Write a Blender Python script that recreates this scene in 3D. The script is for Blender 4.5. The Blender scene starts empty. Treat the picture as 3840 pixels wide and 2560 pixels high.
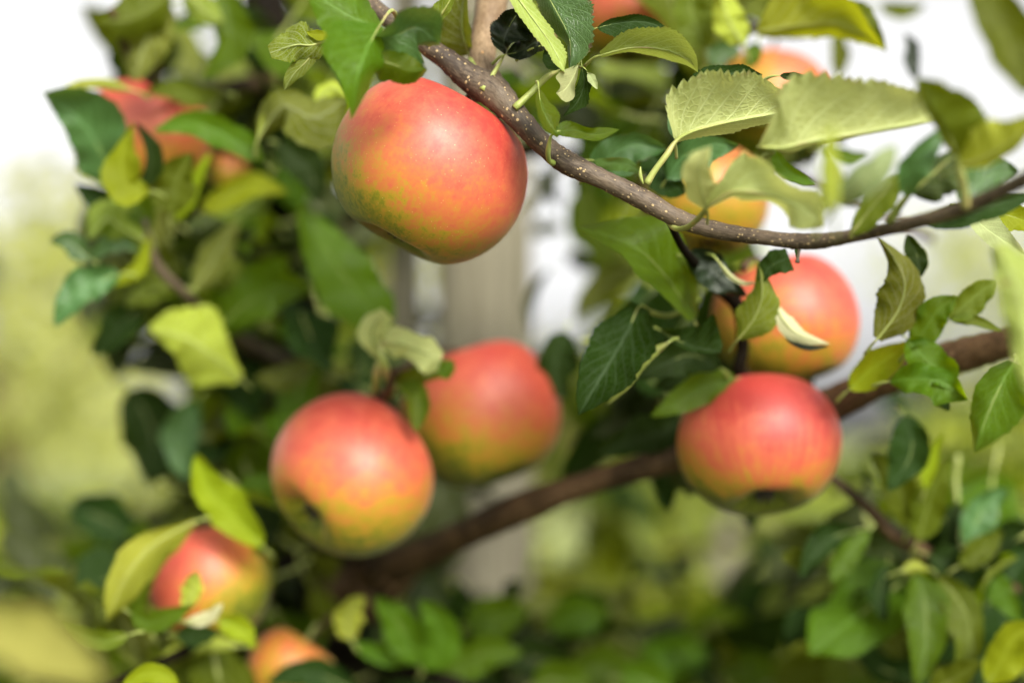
import bpy, math, random
from mathutils import Vector, Matrix, Euler
R = math.radians
rnd = random.Random(11)
S = bpy.context.scene
COL = S.collection

# ---------------------------------------------------------------- camera, sky, sun, exposure
PITCH = 4.0
CAMZ = 1.5
cd = bpy.data.cameras.new('camera'); cam = bpy.data.objects.new('camera', cd); COL.objects.link(cam)
cam.location = (0, 0, CAMZ); cam.rotation_euler = (R(90 + PITCH), 0, 0)
cd.lens = 50; cd.sensor_width = 36; cd.clip_start = 0.02; cd.clip_end = 3000
cd.dof.use_dof = True; cd.dof.focus_distance = 0.548; cd.dof.aperture_fstop = 2.6
cd.dof.aperture_blades = 0
S.camera = cam

w = bpy.data.worlds.new('World'); S.world = w; w.use_nodes = True
nt = w.node_tree; nt.nodes.clear()
out = nt.nodes.new('ShaderNodeOutputWorld'); bg = nt.nodes.new('ShaderNodeBackground')
sky = nt.nodes.new('ShaderNodeTexSky'); sky.sky_type = 'NISHITA'; sky.sun_disc = False
SUN_EL, SUN_ROT = 30, 158            # sun behind the photographer, a little to the right, veiled by cloud
sky.sun_elevation = R(SUN_EL); sky.sun_rotation = R(SUN_ROT); sky.dust_density = 4.0; sky.air_density = 1.0
hs = nt.nodes.new('ShaderNodeHueSaturation'); hs.inputs['Saturation'].default_value = 0.0
nt.links.new(sky.outputs[0], hs.inputs['Color']); nt.links.new(hs.outputs[0], bg.inputs[0])
bg.inputs[1].default_value = 0.11
nt.links.new(bg.outputs[0], out.inputs[0])
sd = bpy.data.lights.new('sun', 'SUN'); sun = bpy.data.objects.new('sun', sd); COL.objects.link(sun)
sd.energy = 2.1; sd.angle = R(18); sd.color = (1, .93, .80)
_a, _e = R(SUN_ROT), R(SUN_EL)
sdir = Vector((math.sin(_a) * math.cos(_e), math.cos(_a) * math.cos(_e), math.sin(_e)))
sun.rotation_euler = sdir.to_track_quat('Z', 'Y').to_euler()
sun.location = sdir * 20
S.view_settings.view_transform = 'Standard'; S.view_settings.look = 'None'
S.view_settings.exposure = 1.25; S.view_settings.gamma = 1.0; S.view_settings.use_curve_mapping = False
S.render.engine = 'CYCLES'
S.cycles.use_denoising = True
S.cycles.max_bounces = 6; S.cycles.transmission_bounces = 4; S.cycles.diffuse_bounces = 4
S.cycles.sample_clamp_indirect = 8

# ---------------------------------------------------------------- helpers
K = 36 / 50 / 3840
CM = Matrix.Translation((0, 0, CAMZ)) @ Euler((R(90 + PITCH), 0, 0)).to_matrix().to_4x4()
def W(x, y, d):
    """a point seen at (x, y) of the photograph, d metres in front of the lens"""
    return CM @ Vector(((x - 1920) * K * d, -(y - 1280) * K * d, -d))
def proj(p):
    q = CM.inverted() @ p
    return (1920 + q.x / (-q.z) / K, 1280 - q.y / (-q.z) / K, -q.z)
CAMP = Vector((0, 0, CAMZ))

def cr(pts, t):
    """Catmull-Rom through a list of numbers or vectors, t in 0..1"""
    n = len(pts) - 1
    if n == 0: return pts[0]
    f = min(max(t, 0), 1) * n; i = min(int(f), n - 1); u = f - i
    p1, p2 = pts[i], pts[i + 1]
    p0 = pts[i - 1] if i > 0 else p1 * 2 - p2
    p3 = pts[i + 2] if i + 2 <= n else p2 * 2 - p1
    return (p1 * 2 + (p2 - p0) * u + (p0 * 2 - p1 * 5 + p2 * 4 - p3) * (u * u) + (p1 * 3 - p0 - p2 * 3 + p3) * (u * u * u)) * .5

class MB:
    def __init__(s): s.v = []; s.f = []; s.uv = []; s.mi = []
    def tube(s, pts, rad, seg=8, n=None, mi=0, wob=0, rr=None, cap=True):
        n = n or max(4, (len(pts) - 1) * 4)
        b = len(s.v); P = [cr(pts, i / n) for i in range(n + 1)]
        N = None; L = 0
        for i in range(n + 1):
            T = (P[min(i + 1, n)] - P[max(i - 1, 0)]).normalized()
            if N is None: N = T.orthogonal().normalized()
            N = (N - T * N.dot(T)).normalized(); B = T.cross(N)
            r = cr(rad, i / n) if isinstance(rad, list) else rad
            if i: L += (P[i] - P[i - 1]).length
            for j in range(seg):
                a = 2 * math.pi * j / seg
                q = r * (1 + (rr.uniform(-wob, wob) if rr else 0))
                s.v.append(P[i] + N * (math.cos(a) * q) + B * (math.sin(a) * q)); s.uv.append((j / seg, L))
        for i in range(n):
            for j in range(seg):
                k = (j + 1) % seg
                s.f.append((b + i * seg + j, b + i * seg + k, b + (i + 1) * seg + k, b + (i + 1) * seg + j)); s.mi.append(mi)
        if cap:
            s.f.append(tuple(b + j for j in reversed(range(seg)))); s.mi.append(mi)
            s.f.append(tuple(b + n * seg + j for j in range(seg))); s.mi.append(mi)
    def grid(s, rows, mi=0, flip=False):
        """rows: list of lists of (point, u, v)"""
        b = len(s.v); m = len(rows[0])
        for r in rows:
            for p, u, v in r: s.v.append(p); s.uv.append((u, v))
        for i in range(len(rows) - 1):
            for j in range(m - 1):
                q = (b + i * m + j, b + i * m + j + 1, b + (i + 1) * m + j + 1, b + (i + 1) * m + j)
                s.f.append(q[::-1] if flip else q); s.mi.append(mi)
    def mesh(s, name, mats, origin=None, smooth=True):
        o = origin or Vector((0, 0, 0))
        me = bpy.data.meshes.new(name)
        me.from_pydata([tuple(p - o) for p in s.v], [], s.f)
        for m in mats: me.materials.append(m)
        if len(mats) > 1: me.polygons.foreach_set('material_index', s.mi)
        me.polygons.foreach_set('use_smooth', [smooth] * len(me.polygons))
        uv = me.uv_layers.new(name='UVMap')
        flat = []
        for l in me.loops: flat.extend(s.uv[l.vertex_index])
        uv.data.foreach_set('uv', flat)
        me.update()
        return me

def link(name, me, parent=None, loc=None, **props):
    o = bpy.data.objects.new(name, me); COL.objects.link(o)
    if loc is not None: o.location = loc
    if parent is not None:
        o.parent = parent
        o.matrix_parent_inverse = Matrix.Translation(world_loc(parent)).inverted()
    for k, v in props.items(): o[k] = v
    return o
WL = {}
def world_loc(o):
    return WL.get(o.name, Vector((0, 0, 0)))
def thing(name, loc, label, cat, group=None):
    o = bpy.data.objects.new(name, None); COL.objects.link(o); o.location = loc; o.empty_display_size = .02
    WL[o.name] = Vector(loc)
    o['label'] = label; o['category'] = cat
    if group: o['group'] = group
    return o

# ---------------------------------------------------------------- node material helpers
class NT:
    def __init__(s, name):
        s.m = bpy.data.materials.new(name); s.m.use_nodes = True; s.t = s.m.node_tree; s.t.nodes.clear()
        s.out = s.t.nodes.new('ShaderNodeOutputMaterial')
    def n(s, typ, props=None, **ins):
        x = s.t.nodes.new('ShaderNode' + typ)
        for k, v in (props or {}).items(): setattr(x, k, v)
        for k, v in ins.items(): s.set(x, k, v)
        return x
    def set(s, x, k, v):
        i = x.inputs[int(k[1:])] if k[0] == 'i' and k[1:].isdigit() else x.inputs[k.replace('_', ' ')]
        if hasattr(v, 'is_output') : s.t.links.new(v, i)
        elif hasattr(v, 'outputs'): s.t.links.new(v.outputs[0], i)
        else: i.default_value = v
    def math(s, op, a, b=0.0, c=0.0, clamp=False):
        return s.n('Math', dict(operation=op, use_clamp=clamp), i0=a, i1=b, i2=c).outputs[0]
    def mix(s, f, a, b, mode='MIX'):
        x = s.n('Mix', dict(data_type='RGBA', blend_type=mode))
        s.set(x, 'i0', f); s.set(x, 'i6', c4(a)); s.set(x, 'i7', c4(b))
        return x.outputs[2]
    def ss(s, x, a, b):
        return s.n('MapRange', dict(interpolation_type='SMOOTHSTEP'), i0=x, i1=a, i2=b, i3=0.0, i4=1.0).outputs[0]
    def noise(s, vec, scale, detail=2.0, rough=.5):
        return s.n('TexNoise', None, Vector=vec, Scale=scale, Detail=detail, Roughness=rough).outputs[0]
    def ramp(s, f, stops):
        x = s.n('ValToRGB', None, Fac=f); e = x.color_ramp.elements
        while len(e) < len(stops): e.new(.5)
        for i, (p, c) in enumerate(stops): e[i].position = p; e[i].color = c4(c)
        return x.outputs[0]
    def sep(s, v):
        return s.n('SeparateXYZ', None, Vector=v).outputs
    def done(s, sh):
        s.set(s.out, 'Surface', sh); return s.m
def c4(c):
    return (c[0], c[1], c[2], 1.0) if isinstance(c, (tuple, list)) else c

def leaf_material(name, top, under, trans, tw=.35, rough=.34, spots=0.0, spec=.13):
    a = NT(name)
    uv = a.n('UVMap').outputs[0]
    u, v, _ = a.sep(uv)
    U = a.math('MULTIPLY', a.math('SUBTRACT', u, .5), 2.0); A = a.math('ABSOLUTE', U)
    side = a.math('MULTIPLY', a.math('SIGN', U), .21)
    s_ = a.math('SUBTRACT', a.math('MULTIPLY', a.math('ADD', v, a.math('MULTIPLY', side, .12)), 7.5), a.math('MULTIPLY', a.math('POWER', A, .8), 2.7))
    fr = a.math('ABSOLUTE', a.math('SUBTRACT', a.math('FRACT', s_), .5))
    vein = a.math('MULTIPLY', a.ss(fr, .40, .475), a.math('SUBTRACT', 1.0, a.math('MULTIPLY', A, .55)))
    mid = a.math('SUBTRACT', 1.0, a.ss(A, .02, .075))
    mp = a.n('Mapping', None, Vector=uv); mp.inputs['Scale'].default_value = (11, 13, 1)
    vo = a.n('TexVoronoi', dict(feature='DISTANCE_TO_EDGE'), Vector=mp, Scale=1.6)
    fine = a.math('SUBTRACT', 1.0, a.ss(vo.outputs[0], .02, .16))
    vm = a.math('MAXIMUM', a.math('MAXIMUM', mid, vein), a.math('MULTIPLY', fine, .36))
    oi = a.n('ObjectInfo'); rv = oi.outputs['Random']
    tc = a.n('TexCoord').outputs['Object']
    nz = a.noise(tc, 60.0, 3.0)
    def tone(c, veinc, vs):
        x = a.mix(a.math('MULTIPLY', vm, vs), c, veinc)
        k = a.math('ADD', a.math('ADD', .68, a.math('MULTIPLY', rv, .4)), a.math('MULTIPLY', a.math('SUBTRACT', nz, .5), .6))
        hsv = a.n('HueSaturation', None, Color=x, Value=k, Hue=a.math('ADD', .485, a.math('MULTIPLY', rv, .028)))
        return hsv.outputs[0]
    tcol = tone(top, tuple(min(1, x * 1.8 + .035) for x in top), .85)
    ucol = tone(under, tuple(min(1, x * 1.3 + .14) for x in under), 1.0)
    back = a.n('NewGeometry').outputs['Backfacing']
    base = a.mix(back, tcol, ucol)
    if spots:
        sp = a.n('TexVoronoi', dict(feature='F1'), Vector=tc, Scale=95.0)
        m = a.math('MULTIPLY', a.math('LESS_THAN', a.math('ADD', sp.outputs[0], a.math('MULTIPLY', nz, .22)), .24), a.math('GREATER_THAN', a.sep(sp.outputs['Color'])[0], 1 - spots))
        base = a.mix(a.math('MULTIPLY', m, .8), base, (.10, .03, .035))
        edge = a.math('MULTIPLY', a.ss(A, .86, 1.0), a.ss(a.noise(tc, 130.0, 2.0), .52, .66))
        base = a.mix(a.math('MULTIPLY', edge, .75), base, (.16, .07, .05))
    bmp = a.n('Bump', None, Strength=.32, Distance=.0013, Height=a.math('ADD', a.math('MULTIPLY', vm, -1.0), a.math('MULTIPLY', a.noise(tc, 900.0, 2.0), .35)))
    p = a.n('BsdfPrincipled', None, Base_Color=base, Roughness=a.math('ADD', rough, a.math('MULTIPLY', back, .25)), Normal=bmp)
    p.inputs['Specular IOR Level'].default_value = spec
    tcl = a.mix(a.math('MULTIPLY', vm, .4), trans, tuple(x * .55 for x in trans))
    tr = a.n('BsdfTranslucent', None, Color=tcl, Normal=bmp)
    mx = a.n('MixShader', None, i0=tw, i1=p, i2=tr)
    return a.done(mx)

LM = {
 'g': leaf_material('leaf_green', (.052, .108, .001), (.17, .225, .012), (.25, .36, .001), .44, .36),
 'd': leaf_material('leaf_dark', (.011, .028, .0008), (.04, .058, .003), (.05, .085, .0008), .25, .42, 0, .05),  # dark green, deepened so the colour carries shade inside the crown
 'y': leaf_material('leaf_yellow_green', (.20, .26, .003), (.32, .37, .025), (.48, .51, .008), .44, .5),
 'p': leaf_material('leaf_pale_underside', (.07, .14, .035), (.50, .57, .21), (.62, .64, .17), .42, .5, .12),
 'b': leaf_material('leaf_blue_green', (.055, .125, .032), (.2, .26, .09), (.14, .24, .03), .30, .33, .10, .42),
 'o': leaf_material('leaf_olive', (.066, .090, .001), (.115, .140, .004), (.23, .26, .001), .36, .5),
 's': leaf_material('leaf_spotted', (.05, .115, .02), (.27, .34, .06), (.36, .42, .06), .36, .45, .35),
 'x': leaf_material('leaf_withered', (.010, .020, .006), (.035, .04, .012), (.02, .03, .005), .15, .36, 0, .35),
 'w': leaf_material('leaf_pale_yellow', (.36, .36, .08), (.40, .40, .12), (.50, .48, .08), .4, .55),
 'c': leaf_material('leaf_cream', (.3, .34, .15), (.58, .58, .33), (.6, .58, .3), .4, .55),
}

def petiole_material():
    a = NT('petiole_green'); tc = a.n('TexCoord').outputs['Object']
    nz = a.noise(tc, 90.0, 3.0)
    c = a.ramp(nz, [(.3, (.17, .22, .04)), (.55, (.30, .34, .09)), (.75, (.33, .24, .11))])
    p = a.n('BsdfPrincipled', None, Base_Color=c, Roughness=.5)
    p.inputs['Subsurface Weight'].default_value = 0.0
    return a.done(p)
PET = petiole_material()

def bark_material(name, dark, light, dots, dcol, dscale=300.0, spec=.35):
    a = NT(name); tc = a.n('TexCoord').outputs['Object']; uv = a.n('UVMap').outputs[0]
    u, v, _ = a.sep(uv)
    mp = a.n('CombineXYZ', None, X=a.math('SINE', a.math('MULTIPLY', u, 6.2832)), Y=a.math('COSINE', a.math('MULTIPLY', u, 6.2832)), Z=a.math('MULTIPLY', v, 60.0)).outputs[0]
    st = a.noise(mp, 6.0, 4.0, .6)
    big = a.noise(tc, 45.0, 3.0)
    c = a.mix(a.ss(a.math('ADD', a.math('MULTIPLY', st, .5), a.math('MULTIPLY', big, .5)), .38, .62), dark, light)
    mp2 = a.n('CombineXYZ', None, X=a.math('SINE', a.math('MULTIPLY', u, 6.2832)), Y=a.math('COSINE', a.math('MULTIPLY', u, 6.2832)), Z=a.math('MULTIPLY', v, dscale * .5)).outputs[0]
    vo = a.n('TexVoronoi', dict(feature='F1'), Vector=mp2, Scale=2.7)
    sz = a.sep(vo.outputs['Color'])[0]
    th = a.math('MULTIPLY', a.math('MAXIMUM', a.math('SUBTRACT', sz, 1 - dots), 0.0), .38 / max(dots, .01))
    dm = a.math('SUBTRACT', 1.0, a.ss(a.math('SUBTRACT', a.math('ADD', vo.outputs[0], a.math('MULTIPLY', a.noise(tc, 2200.0, 1.0), .10)), th), 0.0, .07))
    c = a.mix(a.math('MULTIPLY', dm, .9), c, dcol)
    h = a.math('ADD', a.math('MULTIPLY', st, .5), a.math('MULTIPLY', dm, .7))
    b = a.n('Bump', None, Strength=.6, Distance=.0008, Height=h)
    p = a.n('BsdfPrincipled', None, Base_Color=c, Roughness=.6, Normal=b)
    p.inputs['Specular IOR Level'].default_value = spec
    return a.done(p)
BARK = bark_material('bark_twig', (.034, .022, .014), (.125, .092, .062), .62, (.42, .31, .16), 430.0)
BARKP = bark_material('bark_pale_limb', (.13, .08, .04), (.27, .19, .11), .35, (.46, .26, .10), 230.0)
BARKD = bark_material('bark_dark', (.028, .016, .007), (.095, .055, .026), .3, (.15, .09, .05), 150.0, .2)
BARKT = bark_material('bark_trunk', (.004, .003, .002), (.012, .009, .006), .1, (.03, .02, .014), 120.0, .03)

def apple_material():
    a = NT('apple_skin')
    at = a.n('Attribute', dict(attribute_name='blush')).outputs['Fac']
    tc = a.n('TexCoord').outputs['Object']; uv = a.n('UVMap').outputs[0]
    u, v, _ = a.sep(uv)
    n1 = a.noise(tc, 48.0, 4.0, .6); n2 = a.noise(tc, 620.0, 3.0, .7)
    ph = a.math('MULTIPLY', u, 6.28318)
    sv = a.n('CombineXYZ', None, X=a.math('MULTIPLY', a.math('COSINE', ph), 7.0), Y=a.math('MULTIPLY', a.math('SINE', ph), 7.0), Z=a.math('ADD', a.math('MULTIPLY', v, 2.2), a.math('MULTIPLY', n1, .8))).outputs[0]
    st = a.noise(sv, 2.2, 3.0, .6)
    oi = a.n('ObjectInfo').outputs['Random']
    f = a.math('ADD', at, a.math('MULTIPLY', a.math('SUBTRACT', n1, .5), .46))
    sk = a.n('Attribute', dict(attribute_name='streak')).outputs['Fac']; n3 = a.noise(tc, 170.0, 3.0, .6)
    f = a.math('ADD', f, a.math('MULTIPLY', a.math('SUBTRACT', st, .5), sk))
    f = a.math('ADD', f, a.math('MULTIPLY', a.math('SUBTRACT', n3, .5), .55))
    f = a.math('ADD', f, a.math('MULTIPLY', a.math('SUBTRACT', n2, .5), .45))
    c = a.ramp(f, [(.02, (.085, .105, .006)), (.16, (.19, .18, .008)), (.28, (.33, .205, .014)), (.42, (.43, .140, .030)), (.62, (.46, .088, .044)), (.98, (.34, .032, .024))])
    vo = a.n('TexVoronoi', dict(feature='F1'), Vector=tc, Scale=470.0)
    keep = a.math('GREATER_THAN', a.sep(vo.outputs['Color'])[1], .35)
    dots = a.math('MULTIPLY', keep, a.math('SUBTRACT', 1.0, a.ss(vo.outputs[0], .05, .15)))
    c = a.mix(a.math('MULTIPLY', dots, .5), c, (.62, .40, .16))
    b = a.n('Bump', None, Strength=.12, Distance=.0006, Height=a.math('ADD', n2, a.math('MULTIPLY', dots, .6)))
    p = a.n('BsdfPrincipled', None, Base_Color=c, Roughness=a.math('ADD', .40, a.math('MULTIPLY', n3, .16)), Normal=b)
    p.inputs['Subsurface Weight'].default_value = .12
    p.inputs['Subsurface Radius'].default_value = (.004, .002, .001)
    p.inputs['Subsurface Scale'].default_value = 1.0
    p.inputs['Coat Weight'].default_value = .10; p.inputs['Coat Roughness'].default_value = .5
    p.inputs['Specular IOR Level'].default_value = .42
    p.inputs['Sheen Weight'].default_value = .09; p.inputs['Sheen Roughness'].default_value = .35; p.inputs['Sheen Tint'].default_value = (1, .82, .84, 1)
    return a.done(p)
APPLE = apple_material()
def plain(name, c1, c2, scale, rough=.7):
    a = NT(name); tc = a.n('TexCoord').outputs['Object']
    c = a.mix(a.ss(a.noise(tc, scale, 3.0), .35, .65), c1, c2)
    return a.done(a.n('BsdfPrincipled', None, Base_Color=c, Roughness=rough))
CALYX = plain('calyx_brown', (.012, .010, .006), (.05, .035, .02), 400.0)

# ---------------------------------------------------------------- ground and far setting
def ground():
    a = NT('grass_ground'); tc = a.n('TexCoord').outputs['Object']
    f = a.math('ADD', a.math('MULTIPLY', a.noise(tc, .35, 4.0), .6), a.math('MULTIPLY', a.noise(tc, 9.0, 3.0), .4))
    c = a.mix(a.ss(f, .35, .65), (.13, .17, .035), (.30, .33, .11))
    m = a.done(a.n('BsdfPrincipled', None, Base_Color=c, Roughness=.9))
    mb = MB(); n = 24
    def hz(x, y): return .05 * math.sin(x * .21) * math.cos(y * .17) if abs(x) < 200 and abs(y) < 200 else 0
    xs = [-900, -300, -120] + [-60 + 10 * i for i in range(13)] + [120, 300, 900]
    ys = [-300, -60] + [-20 + 8 * i for i in range(14)] + [140, 300, 900, 1500]
    mb.grid([[(Vector((x, y, hz(x, y))), 0, 0) for x in xs] for y in ys])
    o = link('ground', mb.mesh('ground', [m])); o['kind'] = 'structure'
    return o
ground()

def added_soil():  # unseen dark strip, added to cut the bounce light under the apples
    a = NT('added_dark_soil'); tc = a.n('TexCoord').outputs['Object']
    f = a.noise(tc, 6.0, 6.0, .65)
    c = a.mix(a.ss(f, .3, .7), (.022, .016, .010), (.075, .055, .035))
    b = a.n('Bump', None, Strength=.8, Distance=.02, Height=a.noise(tc, 30.0, 4.0))
    m = a.done(a.n('BsdfPrincipled', None, Base_Color=c, Roughness=.95, Normal=b))
    mb = MB(); r = random.Random(8)
    mb.grid([[(Vector((x, y + r.uniform(-.08, .08), .06 + (.02 * r.random() if 0 < j < 5 else -.02))), 0, 0) for j, y in enumerate((-.7, -.4, .1, .7, 1.5, 2.1, 2.5))] for x in [-40 + i * 2 for i in range(41)]])
    o = link('added_dark_strip', mb.mesh('added_dark_strip', [m])); o['kind'] = 'structure'
added_soil()

def grass():
    m = plain('grass_blade', (.10, .16, .025), (.30, .34, .10), 3.0, .8)
    mb = MB(); r = random.Random(3)
    for i in range(9000):
        y = 3.5 + 17 * r.random() ** 1.6; x = r.uniform(-.5, .5) * y * 1.2
        h = r.uniform(.05, .16); a = r.uniform(0, 6.28); wd = .006 + .001 * y
        d = Vector((math.cos(a), math.sin(a), 0)); l = Vector((r.uniform(-.05, .05), r.uniform(-.05, .05), 0))
        z = .05 * math.sin(x * .21) * math.cos(y * .17) - .01
        b = Vector((x, y, z)); k = len(mb.v)
        mb.v += [b - d * wd, b + d * wd, b + l * .5 + Vector((0, 0, h * .6)) + d * wd * .7, b + l * .5 + Vector((0, 0, h * .6)) - d * wd * .7, b + l + Vector((0, 0, h))]
        mb.uv += [(0, 0)] * 5; mb.f += [(k, k + 1, k + 2, k + 3), (k + 3, k + 2, k + 4)]; mb.mi += [0, 0]
    o = link('grass', mb.mesh('grass', [m])); o['kind'] = 'stuff'
grass()

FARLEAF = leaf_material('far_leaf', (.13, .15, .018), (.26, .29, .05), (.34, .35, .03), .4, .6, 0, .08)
FARPALE = leaf_material('far_leaf_pale', (.34, .36, .085), (.42, .44, .13), (.46, .47, .09), .4, .7, 0, .03)  # paleness of haze and overexposure put into the leaf colour
def crown_mesh(seed, rx, rz, n, size, mat):
    r = random.Random(seed); mb = MB()
    lobes = [(Vector((r.uniform(-.55, .55) * rx, r.uniform(-.55, .55) * rx, r.uniform(-.6, .7) * rz)), r.uniform(.35, .6)) for _ in range(9)]
    for i in range(n):
        c, q = r.choice(lobes)
        d = Vector((r.gauss(0, 1), r.gauss(0, 1), r.gauss(0, 1))).normalized() * (r.random() ** .4)
        p = c + Vector((d.x * rx * q, d.y * rx * q, d.z * rz * q))
        s = size * r.uniform(.6, 1.3)
        ax = Vector((r.gauss(0, 1), r.gauss(0, 1), r.gauss(-.4, .7))).normalized(); bx = ax.cross(Vector((r.gauss(0, 1), r.gauss(0, 1), r.gauss(0, 1)))).normalized()
        nn = ax.cross(bx)
        if nn.z < 0: bx = -bx
        k = len(mb.v)
        mb.v += [p, p + ax * s * .45 + bx * s * .28, p + ax * s, p + ax * s * .45 - bx * s * .28]
        mb.uv += [(.5, 0), (1, .45), (.5, 1), (0, .45)]
        mb.f.append((k, k + 1, k + 2, k + 3)); mb.mi.append(0)
    return mb.mesh('crown', [mat], smooth=False)
def trunk_mesh(seed, h, r0, rx):
    r = random.Random(seed); mb = MB()
    top = Vector((r.uniform(-.1, .1), 0, h))
    mb.tube([Vector((0, 0, -.05)), Vector((r.uniform(-.05, .05), 0, h * .5)), top], [r0 * 1.3, r0, r0 * .5], 8)
    for k in range(5):
        a = k * 1.256 + r.uniform(-.4, .4); z = h * r.uniform(.4, .8)
        p = Vector((0, 0, z)); d = Vector((math.cos(a), math.sin(a), .45)) * rx * .8
        mb.tube([p, p + d * .5, p + d + Vector((0, 0, .1))], [r0 * .5, r0 * .3, r0 * .12], 6)
    return mb.mesh('trunk', [BARKD])
CR = [crown_mesh(20 + i, 1.0, .85, 2400, .12, FARLEAF) for i in range(3)]
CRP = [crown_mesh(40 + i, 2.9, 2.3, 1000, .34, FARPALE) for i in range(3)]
TR = [trunk_mesh(60 + i, 1.5, .05, 1.0) for i in range(2)]
TRP = [trunk_mesh(70 + i, 2.6, .14, 2.2) for i in range(2)]
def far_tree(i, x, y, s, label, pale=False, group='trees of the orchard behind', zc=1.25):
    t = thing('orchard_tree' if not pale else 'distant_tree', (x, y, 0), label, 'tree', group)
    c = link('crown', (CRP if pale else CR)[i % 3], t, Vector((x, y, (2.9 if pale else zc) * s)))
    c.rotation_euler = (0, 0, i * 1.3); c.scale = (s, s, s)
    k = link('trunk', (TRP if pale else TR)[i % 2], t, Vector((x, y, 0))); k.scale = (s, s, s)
    return t
for i, (x, y, s, lb) in enumerate([
    (1.05, 5.2, .74, 'blurred olive orchard tree behind the striped apple at the lower right'),
    (-.1, 6.8, .9, 'blurred green orchard tree mostly hidden behind the pale post'),
    (2.75, 7.4, .85, 'blurred green orchard tree behind the thin drooping twig at the lower right'),
    (-1.75, 8.5, .8, 'blurred pale green orchard tree beyond the leafy cluster at the left'),
]):
    far_tree(i, x, y, s, lb)
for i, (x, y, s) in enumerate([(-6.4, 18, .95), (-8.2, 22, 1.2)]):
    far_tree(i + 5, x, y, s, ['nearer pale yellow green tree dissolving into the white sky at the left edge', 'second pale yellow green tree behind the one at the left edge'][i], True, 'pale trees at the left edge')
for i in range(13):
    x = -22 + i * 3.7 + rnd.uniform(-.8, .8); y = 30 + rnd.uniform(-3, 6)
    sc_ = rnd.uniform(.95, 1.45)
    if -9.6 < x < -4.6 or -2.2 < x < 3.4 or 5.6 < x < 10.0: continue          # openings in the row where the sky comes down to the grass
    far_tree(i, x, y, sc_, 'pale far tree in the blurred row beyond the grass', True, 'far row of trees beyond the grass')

# ---------------------------------------------------------------- posts
def wood_material():
    a = NT('weathered_wood'); tc = a.n('TexCoord').outputs['Object']
    mp = a.n('Mapping', None, Vector=tc); mp.inputs['Scale'].default_value = (30, 30, 1.6)
    f = a.noise(mp, 3.0, 5.0, .6)
    c = a.ramp(f, [(.3, (.065, .056, .036)), (.5, (.145, .13, .085)), (.7, (.23, .21, .145))])
    b = a.n('Bump', None, Strength=.5, Distance=.003, Height=f)
    return a.done(a.n('BsdfPrincipled', None, Base_Color=c, Roughness=.8, Normal=b))
WOOD = wood_material()
def post(name, px, d, r, ztop, label, lean=0.0, mat=WOOD, seg=20):
    p = W(px, 1280, d); base = Vector((p.x - lean * CAMZ, p.y, 0))
    mb = MB(); rr = random.Random(int(px))
    pts = [Vector((base.x + lean * z, base.y, z)) for z in (-.1, .4, .9, 1.4, 1.9, ztop)]
    mb.tube(pts, [r * 1.05, r * 1.03, r, r, r * .98, r * .97], seg, 24)
    o = link(name, mb.mesh(name, [mat], base), None, base)
    o['label'] = label; o['category'] = 'post'
    return o
post('wooden_post', 1815, 1.35, .047, 2.7, 'thick weathered wooden post behind the big upper apple')
o = post('wooden_stake', 1515, 1.5, .020, 2.5, 'thin grey wooden stake left of the thick weathered post'); o['category'] = 'stake'
o = post('wooden_pole', 2760, 3.2, .026, 1.62, 'thin leaning pale pole seen below the striped lower right apple', .12); o['category'] = 'pole'

# ---------------------------------------------------------------- the near apple tree: trunk and branches
TREE_BASE = Vector((-.02, .92, 0))
tree = thing('apple_tree', TREE_BASE, 'near apple tree whose dark trunk and leafy branches carry the ripe apples', 'tree')
NB = {}
def tubeobj(name, pts, rads, mat, seg=14, n=None, parent=tree, wob=.03, label=None, extra=None):
    """pts in photo coordinates (x, y, d); rads in photo pixels (half widths)"""
    P = [W(*p) if not isinstance(p, Vector) else p for p in pts]
    RR = [r * K * (p[2] if not isinstance(p, Vector) else .9) for r, p in zip(rads, pts)]
    mb = MB(); mb.tube(P, RR, seg, n or (len(P) - 1) * 6, wob=wob, rr=random.Random(len(P) * 7 + int(rads[0])))
    if extra: extra(mb)
    o = link(name, mb.mesh(name, [mat], P[0]), parent, P[0]); WL[o.name] = P[0]
    if label: o['label'] = label
    return o
trunk = tubeobj('trunk', [TREE_BASE + Vector((0, 0, -.05)), TREE_BASE + Vector((-.015, -.01, .6)), (1290, 2700, .92), (1240, 2250, .92), (1165, 1600, .92), (1090, 900, .92), (1000, 120, .92), (960, -500, .94)],
                [175, 150, 130, 115, 100, 92, 88, 80], BARKT, 16)
def bumps(lst):
    def f(mb):
        for x, y, d, r in lst:
            c = W(x, y, d); q = r * K * d
            mb.tube([c + Vector((0, 0, -q)), c, c + Vector((0, 0, q))], [q * .35, q, q * .35], 8, 6)
    return f
NB['main'] = tubeobj('branch', [(1330, -30, .585), (1420, 45, .578), (1480, 90, .575), (1650, 205, .57), (1760, 292, .568), (1850, 345, .565), (1935, 435, .56), (2040, 545, .556), (2130, 612, .553), (2250, 668, .55), (2400, 742, .548), (2550, 822, .545), (2700, 866, .54), (2880, 893, .53), (3040, 905, .522), (3200, 885, .51), (3400, 842, .49), (3600, 785, .47), (3800, 695, .45), (4000, 590, .43)],
    [33, 34, 36, 39, 54, 62, 47, 40, 45, 37, 39, 34, 33, 28, 31, 25, 25, 27, 29, 30], BARK, 18, 190, wob=.05, label='speckled brown branch beside the big upper apple',
    extra=bumps([(1790, 335, .568, 46), (2072, 585, .553, 30), (2975, 905, .526, 30), (1845, 330, .567, 46)]))
NB['limb'] = tubeobj('branch', [(1842, 330, .575), (1812, 250, .58), (1815, 150, .59), (1842, 20, .6), (1850, -200, .62), (1700, -600, .7), (1300, -900, .85), (985, -420, .935)], [58, 50, 52, 60, 62, 64, 66, 60], BARKP, 18, 80, label='pale brown limb rising above the big upper apple')
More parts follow.
